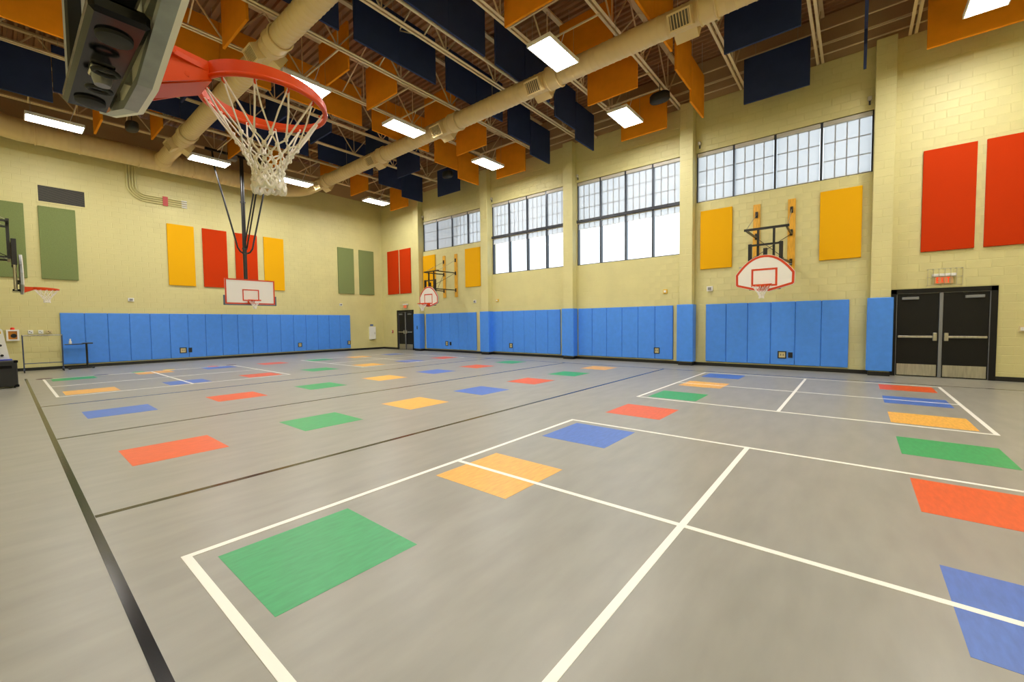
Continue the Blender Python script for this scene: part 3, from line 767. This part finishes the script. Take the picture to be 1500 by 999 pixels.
def wall_hoop(loc, rz, zb, wall_d, label, net, rear=False):
    """local +x faces the court; board front at x=0; wall at x=-wall_d"""
    o = thing('basketball_hoop', loc, label, 'basketball hoop', None, None, rz)
    P = fan(); fn = lambda a, b, d: (d, a, zb+b)
    bd = MB().prism(P, fn, -.016, 0).build('backboard', m_board, o)
    MB().ring(inset(P, .008), inset(P, .066), fn, -.001, .002).build('border', m_red, bd)
    q = lambda w_, z0, z1: [(-w_, z0), (w_, z0), (w_, z1), (-w_, z1)]
    MB().ring(q(.31, .14, .63), q(.26, .19, .58), fn, -.001, .002).build('target_square', m_red, bd)
    fr = MB(); fr.ring(P, inset(P, .03), fn, -.055, -.016)
    for yy in (-.45, -.2, .2, .45): fr.box(-.05, -.016, yy-.012, yy+.012, zb+.13, zb+.80)
    for zz in (.2, .45, .7): fr.box(-.045, -.016, -.62, .62, zb+zz-.012, zb+zz+.012)
    fr.build('board_frame', m_boardback, bd)
    zr = zb+.14
    rim_parts(o, .0, zr, net)
    # lower tray bar behind the board
    tz = zb+.055
    tr = MB().rbox(-.19, -.06, -.375, .375, tz, tz+.05, .012).build('lower_bar', m_blackgl, o)
    if rear:
        for yy in (-.26, .28):
            MB().sweep([(-.125, yy, tz-.014), (-.125, yy, tz-.010), (-.125, yy, tz+.002)], [.032, .042, .044], 20).build('rubber_foot', m_matblack, tr, smooth=True)
        br = MB().rbox(-.155, -.095, -.05, .03, tz-.012, tz+.001, .004).build('crank_bracket', m_steel, tr)
        MB().sweep([(-.125, -.01, tz-.05), (-.125, -.01, tz-.03), (-.125, -.01, tz-.004)], [.020, .026, .026], 16).build('crank_hub', m_alu, br, smooth=True)
        for s in (-1, 1):
            c = -.01+s*.075; pts = [(-.125+.030*cos(a), c+.022*sin(a), tz-.035) for a in [2*pi*k/16 for k in range(16)]]
            MB().sweep(pts, .007, 8, closed=True).build('crank_loop', m_matblack, tr, smooth=True)
    # sleeves and lift frame behind the board
    for s in (-1, 1):
        MB().rbox(-.175, -.085, s*.37-.045, s*.37+.045, zb+(.11 if rear else .70), zb+1.34, .008).build('sleeve', m_black, o)
        if not rear: MB().cyl((-.13, s*.37, zb+.07), (-.13, s*.37, zb+.72), .028, 10).build('guide_rod', m_steel, o, smooth=True)
        MB().bar((-.21, s*.19, zb+.85), (-.21, s*.19, zb+1.76), .055).build('upright', m_black, o)
        MB().bar((-.115, s*.33, zb+.3), (-.06, s*.33, zb+.3), .06).build('board_bracket', m_black, o)
    MB().bar((-.115, -.40, zb+1.30), (-.115, .40, zb+1.30), .05).build('cross_bar', m_black, o)
    MB().bar((-.21, -.42, zb+.86), (-.21, .42, zb+.86), .05).build('cross_bar', m_black, o)
    MB().bar((-.21, -.54, zb+1.76), (-.21, .54, zb+1.76), .06).build('top_bar', m_black, o)
    MB().rbox(-.16, -.11, -.05, .05, zb+.1, zb+1.2, .006).build('lift_actuator', m_black, o)
    W = -wall_d
    for s in (-1, 1):
        py = s*.45
        pl = MB().rbox(W+.008, W+.05, py-.095, py+.095, 2.85, 5.04, .005).build('wall_plank', m_wood, o)
        for zz in (4.72, 4.06, 3.2): MB().rbox(W+.05, W+.09, py-.035, py+.035, zz-.09, zz+.09, .006).build('hinge_bracket', m_black, pl)
        MB().bar((W+.07, py, zb+1.74), (-.21, s*.48, zb+1.74), .045).build('top_arm', m_black, o)
        MB().bar((W+.07, py, 3.2), (-.21, s*.36, zb+.88), .045).build('lower_arm', m_black, o)
        MB().cyl((W+.08, py, 4.72), (-.25, s*.5, zb+1.78), .009, 6).build('stay_chain', m_wire, o)
        MB().cyl((W+.08, py, zb+1.74), (-.25, -s*.42, zb+.9), .009, 6).build('brace_rod', m_black, o)
    return o
wall_hoop((.37, 1.97, 0), 0, 2.30, 1.62, 'folding wall hoop seen from behind, large orange rim and white net close by', NETF, True)
wall_hoop((.385, 16.4, 0), 0, 2.36, 1.635, 'folding side hoop seen edge-on in front of the green panels', NETC)
wall_hoop((13.3, 1.97, 0), pi, 2.28, 1.59, 'white fan hoop on wooden planks beside the kick plate doors', NETC)
wall_hoop((13.40, 16.33, 0), pi, 2.33, 1.49, 'white fan hoop on long arms near the far room corner', NETC)

# ceiling hung hoop
o = thing('basketball_hoop', (6.71, 19.75, 0), 'rectangular backboard hanging from the ceiling on a black mast', 'basketball hoop', None, None, -pi/2)
zb = 2.40; fn = lambda a, b, d: (d, a, zb+b)
q = lambda w_, z0, z1: [(-w_, z0), (w_, z0), (w_, z1), (-w_, z1)]
bd = MB().prism(q(.94, 0, 1.04), fn, -.03, 0).build('backboard', m_board, o)
MB().ring(q(.94, 0, 1.04), q(.885, .055, .985), fn, -.002, .004).build('border', m_red, bd)
MB().ring(q(.315, .14, .62), q(.27, .185, .575), fn, -.002, .004).build('target_square', m_red, bd)
mb = MB(); mb.rbox(-.045, .012, -1.0, 1.0, zb-.05, zb+.0, .012)
for s in (-1, 1): mb.rbox(-.045, .012, min(s*.945, s*1.0), max(s*.945, s*1.0), zb-.05, zb+.36, .012)
mb.build('edge_pad', m_padgrey, bd)
rim_parts(o, .004, zb+.14, NETC)
MB().cyl((-.45, -.02, zb+.98), (-.45, -.02, 8.55), .075, 14).build('mast', m_black, o, smooth=True)
MB().bar((-.45, -.4, zb+1.06), (-.45, .4, zb+1.06), .06).build('cross_bar', m_black, o)
for s in (-1, 1): MB().bar((-.45, s*.3, zb+1.04), (-.03, s*.3, zb+.8), .05).build('board_bracket', m_black, o)
for zz in (4.55, 4.75, 6.7): MB().sweep([(-.45, -.02, zz), (-.45, -.02, zz+.05)], .10, 14).build('clamp', m_black, o)
# curved struts going up to the joists (local y points to -X of the room: +y = room +X)
for ends in ((-1.0, -.45, 7.95), (.95, -.45, 7.95)):
    yy, xx, zt = ends; s = 1 if yy > 0 else -1
    MB().sweep([(-.45, s*.06, 4.58), (-.45, s*.17, 4.63), (-.45, s*.28, 4.80), (-.45, s*.33, 5.05), (xx, yy, zt), (xx, yy*1.06, 8.6)], .035, 8).build('side_strut', m_black, o, smooth=True)
for s in (-1, 1):
    MB().cyl((-.42, s*.05, 4.75), (-.42+1.1, .35+s*.05, 8.5), .03, 8).build('front_strut', m_black, o, smooth=True)
MB().bar((-.45, -1.3, 8.6), (-.45, 1.3, 8.6), .09).build('ceiling_beam', m_black, o)
MB().rbox(-.6, -.3, -.5, -.2, 8.38, 8.58, .01).build('winch', m_alu, o)

# ------------------------------------------------------------------ back wall fittings
o = thing('wall_vent', (1.57, YB, 6.28), 'dark louvred vent grille high on the back wall above a green panel', 'vent')
MB().ring([(-.63, -.33), (.63, -.33), (.63, .33), (-.63, .33)], [(-.58, -.28), (.58, -.28), (.58, .28), (-.58, .28)], lambda a, b, d: (a, -d, b), 0, .03).build('frame', m_wall, o)
MB().box(-.58, .58, -.012, -.006, -.28, .28).build('backing', m_matblack, o)
sl = MB().bar((-.57, -.02, 0), (.57, -.02, 0), .006, .012).mesh('slat', mat('vent_slat', (.11, .10, .07), .6))
for k in range(14): link('slat', sl, o, (0, 0, -.26+.04*k))
o = thing('conduit_run', (0, 0, 0), 'four cream conduits turning along the back wall with a red tag', 'conduit')
for k in range(4):
    x = 3.36+.085*k; z = 6.60+.085*k; r = .45-.085*k+.12
    MB().sweep([(x, YB-.04, 8.7), (x, YB-.04, z+r)]+[(x+r-r*cos(a), YB-.04, z+r-r*sin(a)) for a in [pi/2*i/8 for i in range(1, 9)]]+[(5.24, YB-.04, z)], .028, 8).build('conduit', m_wall, o, smooth=True)
MB().box(4.45, 4.62, YB-.075, YB-.062, 6.54, 6.92).build('tag', m_redtag, o)
mb = MB()
for k in range(4): mb.cyl((5.08, YB-.04, 6.60+.085*k), (5.27, YB-.04, 6.60+.085*k), .03, 8)
mb.build('end_bushings', m_white, o)
def device(kind, u, z, w_, h_, label, mt=None, group=None):
    mt = mt or m_white
    loc = (XR, u, z) if kind == 'R' else (u, YB, z)
    o = thing('wall_device', loc, label, 'wall device', group)
    f = (lambda a, b, d: (-d, a, b)) if kind == 'R' else (lambda a, b, d: (a, -d, b))
    p = lambda s: [(-w_*s, -h_*s), (w_*s, -h_*s), (w_*s, h_*s), (-w_*s, h_*s)]
    MB().prism(p(1), f, .004, .05).build('case', mt, o)
    MB().prism(p(.55), f, .05, .075).build('lens', m_white if mt is not m_white else m_alu, o)
device('B', 3.31, 2.59, .09, .07, 'small white alarm strobe on the back wall between yellow and green panels')
device('B', 12.15, 2.62, .08, .07, 'small white alarm strobe under the corner green panels')
device('R', 3.75, 2.55, .09, .08, 'small white box between the kick plate side hoop and the middle pilaster')
device('R', 5.21, 2.54, .07, .07, 'small yellow box below the middle tall window', m_yellowdev)
device('R', 13.09, 2.56, .07, .06, 'small yellow box below the tall window nearer the corner', m_yellowdev)
device('R', 14.57, 2.57, .08, .07, 'small white box below the yellow panel beside the corner hoop')
device('R', -2.95, 1.23, .05, .07, 'small ivory plate beside the kick plate doors', m_outlet)
device('B', 13.95, 1.05, .05, .05, 'small ivory switch plate next to the white wall cabinet', m_outlet)
device('R', 21.5, 1.05, .05, .08, 'small red fire alarm pull beside the corner doors', m_redtag)
for y, lab in ((4.10, 'strip window, at the middle window end'), (8.72, 'middle tall window'), (13.36, 'tall window nearer the corner'), (18.44, 'high strip window over the corner hoop'), (-.17, 'strip window, at the door pilaster end')):
    o = thing('motion_sensor', (XR, y, 7.28), f'small cream sensor above the {lab}', 'sensor')
    MB().rbox(-.10, -.02, -.045, .045, 0, .10, .01).build('sensor_head', m_shadebox, o)
    MB().rbox(-.03, -.004, -.02, .02, -.10, .05, .004).build('bracket', m_darkalu, o)
for k, (x, lab) in enumerate(((.62, 'white box with two dark buttons above the tube rack'), (.86, 'plain white box above the tube rack'), (1.06, 'beige thermostat box beside the blue padding'))):
    o = thing('control_box', (x, YB, 1.36), lab, 'control box')
    MB().rbox(-.06-.02*(k == 2), .06+.02*(k == 2), -.06, -.005, -.065, .065, .006).build('case', m_outlet if k == 2 else m_white, o)
    mb = MB(); mb.box(-.03, -.005, -.066, -.06, .0, .03); mb.box(.0, .035, -.066, -.06, -.03, -.01)
    mb.build('buttons', m_matblack if k != 1 else m_alu, o)
o = thing('alarm_cabinet', (.215, YB, 1.07), 'white framed alarm cabinet with orange contents and red beacon on top', 'cabinet')
MB().ring([(-.145, 0), (.145, 0), (.145, .38), (-.145, .38)], [(-.10, .05), (.10, .05), (.10, .33), (-.10, .33)], lambda a, b, d: (a, -d, b), .004, .16).build('cabinet_frame', m_white, o)
MB().box(-.11, .11, -.09, -.004, .04, .34).build('inner_case', mat('orange_case', (.75, .28, .02), .5), o)
MB().sweep([(0.02, -.13, .17), (.02, -.09, .17)], .07, 16).build('device', m_matblack, o)
MB().sweep([(0, -.08, .38), (0, -.08, .43), (0, -.08, .455)], [.05, .05, .03], 14).build('beacon', mat('beacon_red', (.8, .03, .01), .3), o)
o = thing('wall_cabinet', (14.06, YB, .60), 'narrow white wall cabinet with a small blue sign near the room corner', 'cabinet')
MB().rbox(-.19, .19, -.16, -.004, 0, .76, .015).build('case', m_white, o)
MB().rbox(-.165, .165, -.168, -.16, .03, .73, .003).build('door', m_white, o)
MB().rbox(.09, .11, -.185, -.168, .3, .42, .003).build('handle', m_alu, o)
MB().box(-.10, .10, -.03, -.004, .80, .90).build('sign', mat('sign_blue', (.05, .12, .35), .5), o)

# ------------------------------------------------------------------ things by the back wall
o = thing('tube_rack', (.86, 21.55, 0), 'dark tube rack on casters standing before the block wall', 'rack')
for s in (-1, 1):
    MB().sweep([(s*.45, 0, .10), (s*.455, 0, 1.27)], .017, 8).build('post', m_rackblue, o)
    MB().bar((s*.45, -.22, .09), (s*.45, .22, .09), .035).build('foot', m_rackblue, o)
    for t in (-1, 1): MB().sweep([(s*.45-.012, t*.2, .035), (s*.45+.012, t*.2, .035)], .035, 12).build('caster', m_matblack, o)
MB().cyl((-.46, 0, 1.25), (.46, 0, 1.25), .02, 8).build('top_rail', m_steel, o)
MB().cyl((-.45, 0, .30), (.45, 0, .30), .014, 8).build('lower_rail', m_rackblue, o)
o = thing('pedestal_table', (1.74, 21.9, 0), 'small black pedestal table in front of the blue padding', 'table')
MB().rbox(-.36, .10, -.22, .22, .885, .91, .01).build('table_top', m_black, o)
MB().rbox(.09, .36, -.2, .2, .90, .94, .012).build('end_leaf', m_black, o)
MB().cyl((.2, 0, .05), (.2, 0, .9), .03, 10).build('column', m_black, o, smooth=True)
MB().bar((-.28, 0, .035), (.36, 0, .035), .07, .05).build('base_bar', m_black, o)
for x in (-.26, .34): MB().bar((x, -.2, .02), (x, .2, .02), .06, .04).build('foot', m_black, o)
o = thing('spray_bottle', (1.53, 21.85, .911), 'small white bottle standing on the black pedestal table', 'bottle')
MB().sweep([(0, 0, 0), (0, 0, .01), (0, 0, .09), (0, 0, .12), (0, 0, .135)], [.034, .038, .038, .018, .016], 14).build('body', m_white, o, smooth=True)
MB().sweep([(0, 0, .135), (0, 0, .15), (0, 0, .17), (0, 0, .185)], [.02, .024, .024, .012], 12).build('cap', m_white, o, smooth=True)
o = thing('speaker_case', (-.13, 16.55, 0), 'black loudspeaker case with recessed handle standing at the floor edge', 'speaker')
MB().rbox(-.33, .33, -.26, .26, .04, .68, .02).build('cabinet', m_matblack, o)
MB().rbox(-.05, .24, -.268, -.26, .50, .57, .004).build('handle', m_blackgl, o)
MB().rbox(-.29, .02, -.267, -.26, .09, .45, .004).build('grille', m_black, o)
for s in (-1, 1):
    for z in (.055, .665):
        MB().rbox(s*.31-.035, s*.31+.035, -.272, -.2, z-.03, z+.03, .008).build('corner_cap', m_blackgl, o)
    for t in (-1, 1): MB().sweep([(s*.27-.015, t*.2, .035), (s*.27+.015, t*.2, .035)], .035, 12).build('caster', m_matblack, o)
o = thing('white_board_stand', (-.09, 17.05, 0), 'white slanted board with black knobs on blue feet behind the black case', 'board')
MB().prism([(-.30, .70), (.18, .70), (.085, 1.46), (.06, 1.49), (-.30, 1.49)], lambda a, b, d: (a, d, b), -.03, .03).build('board', m_white, o)
MB().rbox(-.32, .22, -.12, .12, .655, .70, .01).build('base', m_blue, o)
for x, z in ((.035, 1.06), (.055, .80)): MB().sweep([(x, -.03, z), (x, -.05, z), (x, -.08, z)], [.012, .03, .03], 12).build('knob', m_matblack, o)
MB().box(.0, .06, -.034, -.03, 1.36, 1.42).build('sticker', m_yellowdev, o)
for x in (-.25, .15): MB().bar((x, 0, 0), (x, 0, .66), .04).build('leg', m_matblack, o)
MB().rbox(-.06, -.035, -.075, -.03, .7, 1.2, .004).build('rail', m_matblack, o)
